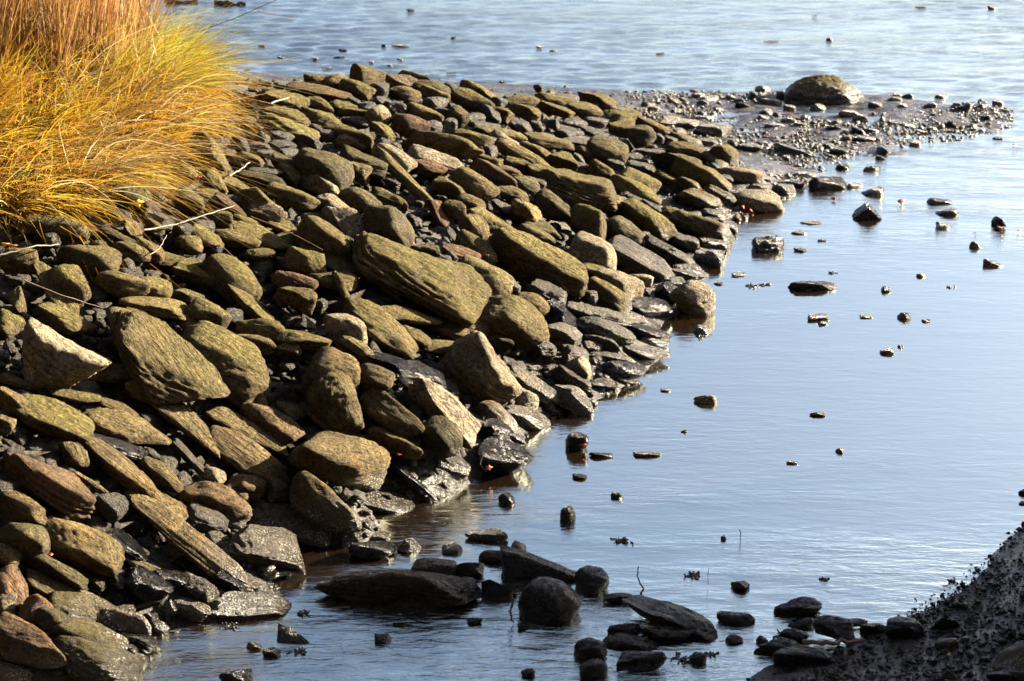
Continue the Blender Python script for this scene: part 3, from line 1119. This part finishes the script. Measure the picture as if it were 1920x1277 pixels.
# ------------------------------------------------------------------ labels that single each stone out
def compass(dx, dy):
    a = math.degrees(math.atan2(dy, dx)) % 360
    return ['right of', 'lower right of', 'below', 'lower left of', 'left of', 'upper left of', 'above', 'upper right of'][int((a + 22.5) // 45) % 8]
LOOK_S = dict(r='rounded', s='flat', k='blocky', w='pointed')
LOOK_C = dict(m='mossy', b='brown', g='grey', d='dark', p='pale', l='barnacled', v='reddish')
rows = []
for sec, (where, name, cat, group, text) in SECTIONS.items():
    for ln in text.strip().splitlines():
        ln = ln.strip()
        if not ln: continue
        d, _, rest = ln.partition('|')
        f = d.split()
        ref, _, lab = rest.partition('|')
        rows.append(dict(x=float(f[0]), y=float(f[1]), a=float(f[2]), b=float(f[3]), ang=float(f[4]), sh=f[5], c=f[6], ref=ref.strip(), lab=lab.strip(), where=where, name=name, cat=cat, group=group, sec=sec))
marks = [r for r in rows if r['ref']]
keys = {}
for r in rows:
    if r['ref']: continue
    best = min(marks, key=lambda m: math.hypot(m['x'] - r['x'], (m['y'] - r['y']) * 1.3) - .5 * math.sqrt(m['a'] * m['b']) + (0 if m['sec'] == r['sec'] else 45))
    dx, dy = r['x'] - best['x'], r['y'] - best['y']
    dd = math.hypot(dx, dy)
    loc = math.sqrt(r['a'] * r['b']); depth = (r['y'] + 520) / 1000
    rel = loc / depth
    sz = 'tiny' if rel < 9 else 'small' if rel < 17 else 'medium' if rel < 30 else 'large'
    shp = ('long ' if r['a'] / r['b'] > 2.6 and r['sh'] in 'rks' else '') + LOOK_S[r['sh']]
    if r['sh'] == 's' and shp.startswith('long'): shp = 'long flat'
    look = f"{sz} {shp} {LOOK_C[r['c']]} {r['noun'] if 'noun' in r else r['cat']}"
    r['pre'] = (look, compass(dx, dy), best['ref']); r['dd'] = dd
    keys.setdefault(r['pre'], []).append(r)
ORD = ['nearest', 'second nearest', 'third nearest', 'fourth nearest', 'fifth nearest', 'sixth nearest', 'seventh nearest', 'eighth nearest']
for k, rs in keys.items():
    rs.sort(key=lambda r: r['dd'])
    for i, r in enumerate(rs):
        if len(rs) == 1: r['lab'] = f"{k[0]} {k[1]} {k[2]}"
        elif len(rs) == 2: r['lab'] = f"{k[0]}, {('nearer', 'farther')[i]} one {k[1]} {k[2]}"
        else: r['lab'] = f"{k[0]}, {ORD[min(i, 7)]} {k[1]} {k[2]}"
# past 300 stones of the bank the smallest go into the rubble between them
bank = sorted([r for r in rows if r['sec'] == 'e'], key=lambda r: -r['a'] * r['b'] * (1e3 if r['ref'] else 1))
for r in bank[300:]: r['small'] = True
SMALL = []
for r in rows:
    if len(r['lab'].replace(',', '').split()) > 16: r['lab'] = r['lab'].replace(' one ', ' ').replace(' out ', ' ')
    if len(r['lab'].split()) > 16 or len(r['lab'].split()) < 4: print('LABEL', r['lab'])
for i, r in enumerate(rows):
    o = place(r['x'], r['y'], r['a'], r['b'], r['ang'], r['sh'], r['c'], r['where'], 1000 + i)
    if r.get('small'):
        me = o.data; A = np.empty(len(me.vertices) * 3); me.vertices.foreach_get('co', A)
        F_ = np.empty(len(me.polygons) * 3, dtype=np.int32); me.polygons.foreach_get('vertices', F_)
        Mw = np.array(o.matrix_world)
        SMALL.append((A.reshape(-1, 3) @ Mw[:3, :3].T + Mw[:3, 3], F_.reshape(-1, 3)))
        bpy.data.objects.remove(o); bpy.data.meshes.remove(me)
        continue
    o.name = r['name']
    tag(o, r['lab'], r['cat'], r['group'])

# ------------------------------------------------------------------ rubble wedged between the stones, gravel on the spit
def scatter(name, label, pts, radii, mat, color, flat=.6, lvl=2, extra=None, cat=None):
    temps = []
    for k in range(14):
        r = np.random.default_rng(500 + k)
        temps.append(rock_shape(r, 'rkwrk'[k % 5], lvl))
    Vs, Fs, off = [], [], 0
    for p, rad in zip(pts, radii):
        P, F = temps[int(rng.integers(len(temps)))]
        a, b, c = rng.uniform(0, 6.28), rng.normal(0, .35), rng.normal(0, .35)
        R = np.array(Matrix.Rotation(a, 3, 'Z') @ Matrix.Rotation(b, 3, 'X') @ Matrix.Rotation(c, 3, 'Y'))
        Q = (P * rad * np.array([1, rng.uniform(.7, 1), rng.uniform(flat, 1)])) @ R.T + p
        Vs.append(Q); Fs.append(F + off); off += len(Q)
    for P, F in (extra or []):
        Vs.append(P); Fs.append(F + off); off += len(P)
    o = mesh_obj(name, np.concatenate(Vs), np.concatenate(Fs), mat)
    o.color = color
    return tag(o, label, cat, kind='stuff')

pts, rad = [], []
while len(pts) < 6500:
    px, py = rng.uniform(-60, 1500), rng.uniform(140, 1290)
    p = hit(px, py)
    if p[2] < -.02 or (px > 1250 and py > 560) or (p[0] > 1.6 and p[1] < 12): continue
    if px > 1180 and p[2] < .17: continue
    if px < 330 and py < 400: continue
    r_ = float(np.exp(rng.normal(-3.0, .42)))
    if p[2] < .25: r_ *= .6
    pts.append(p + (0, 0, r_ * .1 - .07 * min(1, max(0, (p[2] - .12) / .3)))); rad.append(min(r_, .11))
scatter('rubble', 'small dark rubble wedged in the gaps between the bank stones', pts, rad, M_ROCK, (.12, .55, .25, 1), extra=SMALL)  # colour darkened so the gaps between stones read as deep shade

pts, rad = [], []
def seg_in(px, py):
    return (1175 < px < 1900 and 172 < py < 420)
while len(pts) < 7500:
    px, py = rng.uniform(1175, 1900), rng.uniform(172, 420)
    p = hit(px, py)
    if p[2] < -.02 or p[2] > .30 or (px < 1250 and py > 225) or (px<1380 and py > 300+.3*(px-1250)): continue
    if wave_noise(p[0], p[1], 8, (2, 5)) < -.35: continue
    r_ = float(np.exp(rng.normal(-4.05, .5)))
    pts.append(p + (0, 0, r_ * .2)); rad.append(min(r_, .05))
scatter('gravel', 'glistening wet gravel strewn over the muddy spit', pts, rad, M_ROCK, (.0, .1, .5, 1), lvl=1)

# weed and grit on the mud bank
pts, rad = [], []
while len(pts) < 5500:
    px, py = rng.uniform(1400, 1960), rng.uniform(980, 1300)
    p = hit(px, py)
    if p[2] < -.03: continue
    r_ = float(np.exp(rng.normal(-4.95, .6)))
    pts.append(p + (0, 0, r_ * .1 + .006)); rad.append(min(r_, .035))
scatter('grit', 'black weed-covered grit on the mud bank', pts, rad, M_ROCK, (0, 1, .0, 1), lvl=1)

# ------------------------------------------------------------------ grasses
def blades(name, label, roots, dirs, lens, bends, widths, mat, seg=7, side=None):
    n = len(roots)
    t = np.linspace(0, 1, seg + 1)[None, :, None]
    d = dirs[:, None, :]; b = bends[:, None, :]
    L = lens[:, None, None]
    Pc = roots[:, None, :] + L * (d * t + b * t * t)
    tang = d + 2 * b * t
    tang = tang / np.linalg.norm(tang, axis=2, keepdims=True)
    # flat ribbons turned at random about their own length
    rv = rng.normal(0, 1, (n, 1, 3))
    sd = np.cross(tang, rv); sd /= np.linalg.norm(sd, axis=2, keepdims=True)
    w = widths[:, None, None] * (1 - t ** 2 * .93) * .5
    A = Pc - sd * w; Bv = Pc + sd * w
    V = np.stack([A, Bv], 2).reshape(-1, 3)
    base = (np.arange(n) * (seg + 1) * 2)[:, None]
    k = np.arange(seg)[None, :] * 2
    q = base + k
    F = np.stack([q, q + 1, q + 3, q + 2], -1).reshape(-1, 4)
    return tag(mesh_obj(name, V, F, mat), label, kind='stuff')

M_GRASS = blade_material('golden_grass', [(0, (0.144, 0.057, 0.007)), (.25, (0.239, 0.114, 0.011)), (.5, (0.298, 0.166, 0.013)), (.72, (0.317, 0.219, 0.015)), (.86, (0.211, 0.201, 0.015)), (.95, (0.359, 0.272, 0.084))])
M_REED = blade_material('dry_reed', [(0, (0.092, 0.042, 0.013)), (.3, (0.194, 0.091, 0.026)), (.6, (0.267, 0.145, 0.047)), (.82, (0.286, 0.160, 0.026)), (.93, (0.332, 0.229, 0.105))], .35)
M_STRAW = blade_material('bleached_straw', [(0, (0.097, 0.056, 0.025)), (.4, (0.207, 0.143, 0.062)), (.7, (0.255, 0.186, 0.050)), (.9, (0.303, 0.261, 0.161))])
M_LIME = blade_material('yellow_green_grass', [(0, (0.206, 0.152, 0.013)), (.4, (0.266, 0.246, 0.015)), (.75, (0.214, 0.246, 0.021)), (.95, (0.283, 0.268, 0.078))])

def roots_in(poly, n):
    poly = np.array(poly, float); out = []; total = n; n = max(1, n // 18)
    x0, y0 = poly.min(0); x1, y1 = poly.max(0)
    while len(out) < n:
        px, py = rng.uniform(x0, x1), rng.uniform(y0, y1)
        ins = False; j = len(poly) - 1
        for i in range(len(poly)):
            if (poly[i, 1] > py) != (poly[j, 1] > py) and px < (poly[j, 0] - poly[i, 0]) * (py - poly[i, 1]) / (poly[j, 1] - poly[i, 1]) + poly[i, 0]: ins = not ins
            j = i
        if ins:
            p = hit(px, py); out.append(p + (0, 0, -.03))
    # blades stand in tufts
    out = np.repeat(np.array(out), 18, 0)[:total]
    return out + rng.normal(0, 1, out.shape) * (.045, .045, .004)

def tuft(n, k, a):
    m = n // 18 + 1
    return np.repeat(rng.normal(0, 1, (m, 3)) * a, 18, 0)[:n]

def field(R, seed, f=(1.3, 3.1)):
    return wave_noise(R[:, 0], R[:, 1], seed, f, (1, .7))
def nrmz(v): return v / np.linalg.norm(v, axis=1, keepdims=True)
# sweeping sedge: rooted on the bank top, leaning out over the stones
R1 = roots_in([(-160, 120), (330, 100), (395, 190), (350, 250), (250, 330), (120, 385), (-160, 420)], 11000)
n = len(R1)
lean = np.stack([rng.normal(.8, .4, n) + .25 * field(R1, 1), rng.normal(-.30, .42, n) + .45 * field(R1, 2), rng.uniform(.1, .85, n)], -1)
bend = np.stack([rng.normal(.15, .15, n), rng.normal(-.15, .12, n), -rng.uniform(.25, .62, n)], -1)
lean += tuft(n, 0, (.32, .38, .18))
blades('grass', 'golden brown sedge grass sweeping down over the top of the bank', R1, nrmz(lean), np.exp(rng.normal(-.85, .38, n)).clip(.15, .95), bend, rng.uniform(.005, .013, n), M_GRASS)
# straight pale reeds behind
R2 = roots_in([(-220, 60), (260, 40), (300, 105), (180, 150), (-220, 185)], 5200)
n = len(R2)
lean = np.stack([rng.normal(.06, .16, n), rng.normal(-.02, .12, n), np.ones(n)], -1)
bend = np.stack([rng.normal(.06, .07, n), rng.normal(0, .05, n), -rng.uniform(0, .06, n)], -1)
blades('reeds', 'tall straw brown reeds standing behind the sedge grass', R2, nrmz(lean), rng.uniform(.4, 1.7, n), bend, rng.uniform(.006, .011, n), M_REED)
# upright golden blades where the sedge meets the reeds
R4 = roots_in([(-180, 110), (330, 70), (330, 190), (150, 260), (-180, 280)], 1900)
n = len(R4)
lean = np.stack([rng.normal(.25, .35, n), rng.normal(-.05, .3, n), np.ones(n)], -1)
bend = np.stack([rng.normal(.25, .2, n), rng.normal(-.1, .15, n), -rng.uniform(.05, .5, n)], -1)
blades('upright_grass', 'upright golden blades mixed into the foot of the reeds', R4, nrmz(lean), np.exp(rng.normal(-.75, .4, n)).clip(.2, 1.0), bend, rng.uniform(.004, .010, n), M_GRASS)
# loose yellow-green tuft arching toward the open water
R3 = roots_in([(190, 60), (330, 50), (385, 150), (300, 180), (200, 150)], 3200)
n = len(R3)
lean = np.stack([rng.normal(.45, .5, n), rng.normal(-.05, .5, n), rng.uniform(.35, 1.2, n)], -1)
bend = np.stack([rng.normal(.28, .16, n), rng.normal(0, .12, n), -rng.uniform(.1, .5, n)], -1)
lean += tuft(n, 0, (.28, .3, .1))
blades('tall_grass', 'loose yellow green grass arching over the far water', R3, nrmz(lean), np.exp(rng.normal(-.75, .4, n)).clip(.2, 1.05), bend, rng.uniform(.004, .008, n), M_LIME)

# stray long blades that break the outline
R5 = roots_in([(120, 90), (330, 60), (400, 190), (350, 260), (230, 340), (60, 400), (-60, 420)], 900)
n = len(R5)
lean = np.stack([rng.normal(.75, .4, n), rng.normal(-.2, .4, n), rng.uniform(.2, 1.0, n)], -1)
bend = np.stack([rng.normal(.2, .2, n), rng.normal(-.1, .2, n), -rng.uniform(.1, .75, n)], -1)
blades('straw', 'stray bleached straws breaking out of the grass edge', R5, nrmz(lean), np.exp(rng.normal(-.2, .22, n)), bend, rng.uniform(.004, .008, n), M_STRAW)

# ------------------------------------------------------------------ twigs, stalks, leaves, weed
M_TWIG = plain('bleached_twig', (.14, .11, .075)); M_DARKTWIG = plain('dark_twig', (.06, .035, .02)); M_STALK = plain('reed_stalk_brown', (.13, .075, .045))
M_ORANGE = plain('orange_leaf', (.22, .022, .003), .5); M_YELLOW = plain('yellow_leaf', (.5, .26, .02), .5); M_BROWNLEAF = plain('brown_leaf', (.28, .09, .03), .5)
M_WEED = plain('bladder_weed', (.022, .018, .010), .35)

def tube(name, P, r0, r1, mat, sides=7):
    P = np.array(P, float); m = len(P); Vv = []
    for i in range(m):
        t = unit(P[min(i + 1, m - 1)] - P[max(i - 1, 0)])
        a = unit(np.cross(t, (.3, .2, 1))); b = np.cross(t, a)
        r = r0 + (r1 - r0) * i / (m - 1)
        r *= 1 + .15 * math.sin(i * 1.7)
        for k in range(sides):
            th = 2 * math.pi * k / sides
            Vv.append(P[i] + r * (a * math.cos(th) + b * math.sin(th)))
    F = []
    for i in range(m - 1):
        for k in range(sides):
            F.append([i * sides + k, i * sides + (k + 1) % sides, (i + 1) * sides + (k + 1) % sides, (i + 1) * sides + k])
    return np.array(Vv), np.array(F)

def stick(name, pts, r0, r1, mat, label, cat, lifts=None, forks=(), plane=None):
    """pts: points seen in the picture, each lifted a given height over the ground"""
    Q = []
    for i, (px, py) in enumerate(pts):
        l = lifts[i] if lifts else .05
        Q.append(hit(px, py, l, 0.0) if plane is None else plane(px, py))
    Q = np.array(Q)
    t = np.linspace(0, len(Q) - 1, (len(Q) - 1) * 6 + 1)
    i = np.minimum(t.astype(int), len(Q) - 2); u = (t - i)[:, None]
    P = Q[i] * (1 - u) + Q[i + 1] * u
    P[1:-1] += rng.normal(0, r0 * .35, P[1:-1].shape)
    V, F = tube(name, P, r0, r1, mat)
    o = mesh_obj(name, V, F, mat)
    return tag(o, label, cat)

def vert_plane(px0, py0, z0=0.0):
    b = hit(px0, py0, .02, 0.0)
    def f(px, py):
        d = ray(px, py); t = b[1] / d[1]
        return ORG + d * t
    return f
stick('dead_twig', [(270, 431), (330, 421), (400, 398), (440, 385)], .007, .003, M_TWIG, 'bleached dead twig lying across the stones beside the golden grass', 'twig', [.14, .16, .18, .16])
stick('dead_twig', [(280, 478), (300, 465), (312, 441)], .005, .003, M_TWIG, 'short curled pale twig standing up between stones below the long bleached one', 'twig', [.12, .16, .2])
stick('reed_stalk', [(0, 478), (60, 463), (110, 458)], .006, .004, M_TWIG, 'pale reed stalk lying over the stones beneath the domed mossy one', 'stalk', [.22, .25, .2])
stick('reed_stalk', [(45, 525), (110, 552), (193, 578)], .005, .003, M_TWIG, 'thin pale stalk slanting down to the huge leaning slab', 'stalk', [.25, .25, .22])
stick('reed_stalk', [(430, 330), (450, 318), (468, 305)], .007, .005, M_TWIG, 'straight broken straw stalk between the stones near the leaning block', 'stalk', [.12, .15, .18])
stick('reed_stalk', [(487, 190), (520, 199)], .008, .006, M_TWIG, 'bleached stub of reed on the gravel behind the grass edge', 'stalk', [.05, .05])
stick('reed_stalk', [(508, 194), (545, 182)], .008, .006, M_TWIG, 'bleached stub of reed resting on a mossy stone under the skyline', 'stalk', [.12, .12])
stick('reed_stalk', [(470, 406), (540, 434), (605, 469)], .004, .003, M_STALK, 'thin brown stem lying across the stones above the great flat slab', 'stalk', [.2, .2, .2])
vp = vert_plane(300, 110)
stick('flowering_stalk', [(250, 112), (350, 68), (450, 30), (522, -2)], .0045, .003, M_STALK, 'single long dark reed stalk leaning out over the far water', 'stalk', plane=vp)
stick('flowering_stalk', [(482, 21), (510, 27), (552, 32)], .004, .0015, M_BROWNLEAF, 'narrow drooping leaf hanging from the long dark reed stalk', 'leaf', plane=vp)
vp = vert_plane(1203, 1108)
stick('drowned_twig', [(1197, 1062), (1195, 1080), (1201, 1096), (1207, 1104), (1201, 1114)], .003, .006, M_DARKTWIG, 'thin crooked black twig standing in the stream by the tilted slab', 'twig', plane=vp)
vp = vert_plane(1388, 1010)
stick('drowned_twig', [(1387, 993), (1389, 1000), (1388, 1008), (1389, 1022)], .003, .002, M_DARKTWIG, 'tiny upright twig alone in calm open water', 'twig', plane=vp)
vp = vert_plane(1328, 1095)
stick('drowned_twig', [(1329, 1066), (1327, 1082), (1328, 1096)], .0015, .0015, M_DARKTWIG, 'hair-thin upright twig in the ripples beyond the tilted slab', 'twig', plane=vp)
stick('drowned_twig', [(958, 1110), (960, 1130), (957, 1150), (962, 1168)], .010, .004, M_DARKTWIG, 'dark root hanging down beside the round black boulder into the stream', 'twig', plane=vert_plane(960, 1166))
stick('driftwood', [(1505, 1203), (1560, 1206), (1620, 1200)], .014, .010, M_STALK, 'brown driftwood stick lying on the black rocks at the mud bank', 'driftwood', [.14, .14, .12])
stick('driftwood', [(432, 8), (400, 6), (460, 8)], .05, .03, M_DARKTWIG, 'dark driftwood pole afloat in the far water beyond the grass', 'driftwood', [.02, .02, .02])
stick('driftwood', [(310, 3), (370, 2)], .06, .04, M_DARKTWIG, 'dark driftwood beam afloat behind the yellow green grass', 'driftwood', [.03, .03])
stick('drowned_twig', [(908, 848), (900, 870), (912, 885)], .003, .002, M_TWIG, 'pale stem hanging down the front of the black boulder with an orange leaf', 'twig', plane=vert_plane(935, 892))

def leaf(px, py, size, mat, label, lift=.02, star=True, cat='leaf', tilt=.5):
    p = hit(px, py, lift, 0.0)
    r = np.random.default_rng(int(px * 7 + py))
    n = 22
    rim = []
    for k in range(n):
        th = 2 * math.pi * k / n
        q = (1 - .42 * abs(math.sin(2.5 * th))) * (1.0 if star else .7)
        rim.append((q * math.cos(th) * size, q * math.sin(th) * size * .75, .25 * size * math.sin(2 * th + 1)))
    top = [(0, 0, .12 * size)] + rim
    th_ = .0012
    V = [(x, y, z + th_) for x, y, z in top] + [(x, y, z - th_) for x, y, z in top]
    m = n + 1; F = []
    for k in range(n):
        a, b = 1 + k, 1 + (k + 1) % n
        F += [[0, a, b], [m, m + b, m + a], [a, m + a, b], [b, m + a, m + b]]
    R = np.array(Matrix.Rotation(r.uniform(0, 6.28), 3, 'Z') @ Matrix.Rotation(r.uniform(.2, 1) * tilt, 3, 'X'))
    o = mesh_obj('fallen_leaf', np.array(V) @ R.T, F, mat, loc=Vector(p))
    return tag(o, label, cat)
leaf(916, 877, .030, M_ORANGE, 'orange leaf stuck upright on the black boulder front', .09, tilt=1.6)
leaf(1093, 834, .028, M_ORANGE, 'small red leaf on the dark rounded stone in the water', .06)
leaf(1055, 968, .022, M_YELLOW, 'yellow leaf at the foot of the thimble-shaped stone', .03, tilt=1.5)
leaf(1688, 377, .055, M_ORANGE, 'curled orange leaf afloat on open water right of the spit', .04, tilt=1.2)
leaf(1563, 372, .035, M_ORANGE, 'upright orange leaf afloat below the barrel-shaped block', .03, tilt=1.6)
leaf(1637, 268, .035, M_ORANGE, 'orange leaf at the end of the flat black cobble', .05, tilt=1.2)
leaf(1876, 427, .06, M_BROWNLEAF, 'curled brown leaf afloat beside the small pyramid stone', .03)
leaf(1911, 433, .03, M_BROWNLEAF, 'small brown leaf fragment afloat at the right edge', .02)
leaf(1828, 437, .02, M_BROWNLEAF, 'tiny brown leaf fragment afloat short of the curled brown leaf', .02)
leaf(1393, 388, .04, M_ORANGE, 'topmost orange leaf in the drift by the pale wet mound', .06, tilt=1.2)
leaf(1409, 396, .045, M_ORANGE, 'bright orange leaf in the drift nearest the open water', .04, tilt=1.3)
leaf(1383, 409, .045, M_ORANGE, 'lowest orange leaf in the drift by the pale wet mound', .04)
leaf(1398, 402, .03, M_BROWNLEAF, 'brown leaf in the middle of the orange drift', .03)
leaf(1316, 356, .04, M_ORANGE, 'orange leaf between the hog-backed boulder and the mud', .10)
leaf(1131, 401, .02, M_ORANGE, 'tiny orange leaf above the round rimmed boulder', .18)
leaf(257, 380, .05, M_YELLOW, 'yellow leaf lodged on the rounded stone under the grass', .16, tilt=1.2)
leaf(10, 458, .04, M_YELLOW, 'yellow leaf among brown litter at the left edge under the grass', .12)
leaf(24, 461, .045, M_BROWNLEAF, 'dark brown leaf beside the yellow one under the grass', .12)
leaf(372, 333, .04, M_ORANGE, 'rust red leaf caught between stones below the grass edge', .1)
leaf(312, 304, .035, M_ORANGE, 'rust red leaf caught in the grass tips', .2)
leaf(767, 498, .03, M_BROWNLEAF, 'small brown leaf lying on the great flat slab', .2)
leaf(775, 457, .025, M_BROWNLEAF, 'thin rust-coloured leaf at the top edge of the great flat slab', .2)
leaf(94, 1040, .02, M_ORANGE, 'tiny orange leaf on top of the squared grey-green block', .2)
leaf(1902, 271, .03, M_BROWNLEAF, 'speck of brown leaf afloat off the end of the spit', .02)
leaf(748, 852, .025, M_ORANGE, 'small orange leaf between the loaf boulder and the flat-topped black block', .2)
leaf(1530, 247, .03, M_ORANGE, 'orange leaf lying on the open mud of the spit', .03)
leaf(1434, 248, .03, M_ORANGE, 'orange leaf on the wet mud beside the mossy cobbles', .03)
leaf(1780, 1228, .02, M_YELLOW, 'yellow leaf scrap on the mud under the green mossy stone', .03)

def weed(px, py, w, label):
    """a clump of bladder weed: short kinked fronds spreading over the water"""
    p = at_z(px, py, 0.0); s = np.linalg.norm(p - ORG) / KF * w
    Vs, Fs, off = [], [], 0
    r = np.random.default_rng(int(px * 3 + py))
    for k in range(16):
        a = r.choice([0, 3.14]) + r.normal(0, .5); L = s * r.uniform(.2, .7); q = [np.array([r.normal(0, .3) * s, r.normal(0, .25) * s, .0])]
        for j in range(5):
            a += r.normal(0, .7); q.append(q[-1] + np.array([math.cos(a) * L / 5, math.sin(a) * L / 5, r.uniform(-.006, .008)]))
        V, F = tube('w', q, .008, .004, None, 5)
        V[:, 2] = np.abs(V[:, 2]) * .9
        Vs.append(V); Fs.append(F + off); off += len(V)
    o = mesh_obj('seaweed', np.concatenate(Vs), np.concatenate(Fs), M_WEED, loc=Vector(p))
    return tag(o, label, 'seaweed', 'seaweed clumps in the creek')
weed(565, 1152, 13, 'seaweed clump in the stream below the long black slab\'s near end')
weed(560, 1222, 18, 'seaweed clump under the thin black fin stone')
weed(1167, 1015, 22, 'seaweed clump in calm water beyond the faceted black boulder')
weed(1297, 1079, 22, 'flat seaweed clump in the ripples above the tilted slab')
weed(1356, 1011, 6, 'tiny seaweed clump beside the small upright twig')
weed(1545, 1087, 10, 'small seaweed scrap in ripples above the rough weedy rock')
weed(1785, 1091, 10, 'seaweed scrap floating just off the mud bank')
weed(1280, 1237, 34, 'straggling seaweed between two small black stones at the bottom')
weed(1330, 1228, 16, 'upright seaweed tuft behind the small round black stone at the bottom')
weed(1470, 1192, 22, 'seaweed heaped on the black rocks near the mud bank')
weed(1660, 1205, 26, 'seaweed at the foot of the black leaning block')
weed(1810, 1196, 30, 'seaweed strung across the mud beyond the black leaning block')
weed(1408, 537, 16, 'thin floating seaweed off the shaggy pale block')
weed(1432, 535, 14, 'floating seaweed beside the long black log-like stone')
weed(1312, 631, 16, 'brown weed scraps afloat below the speckled stone')
weed(1540, 452, 10, 'weed scrap afloat past the dark brick-shaped block')
weed(1560, 512, 10, 'weed scrap afloat above the long black log-like stone')
weed(1690, 651, 8, 'weed scrap beside the small block in mid water')
weed(1284, 810, 6, 'speck of weed in calm water below the white angular stone')
weed(1780, 539, 8, 'speck of weed in calm water near the right side')
weed(432, 1176, 20, 'seaweed clump off the crusted slab at the water\'s edge')
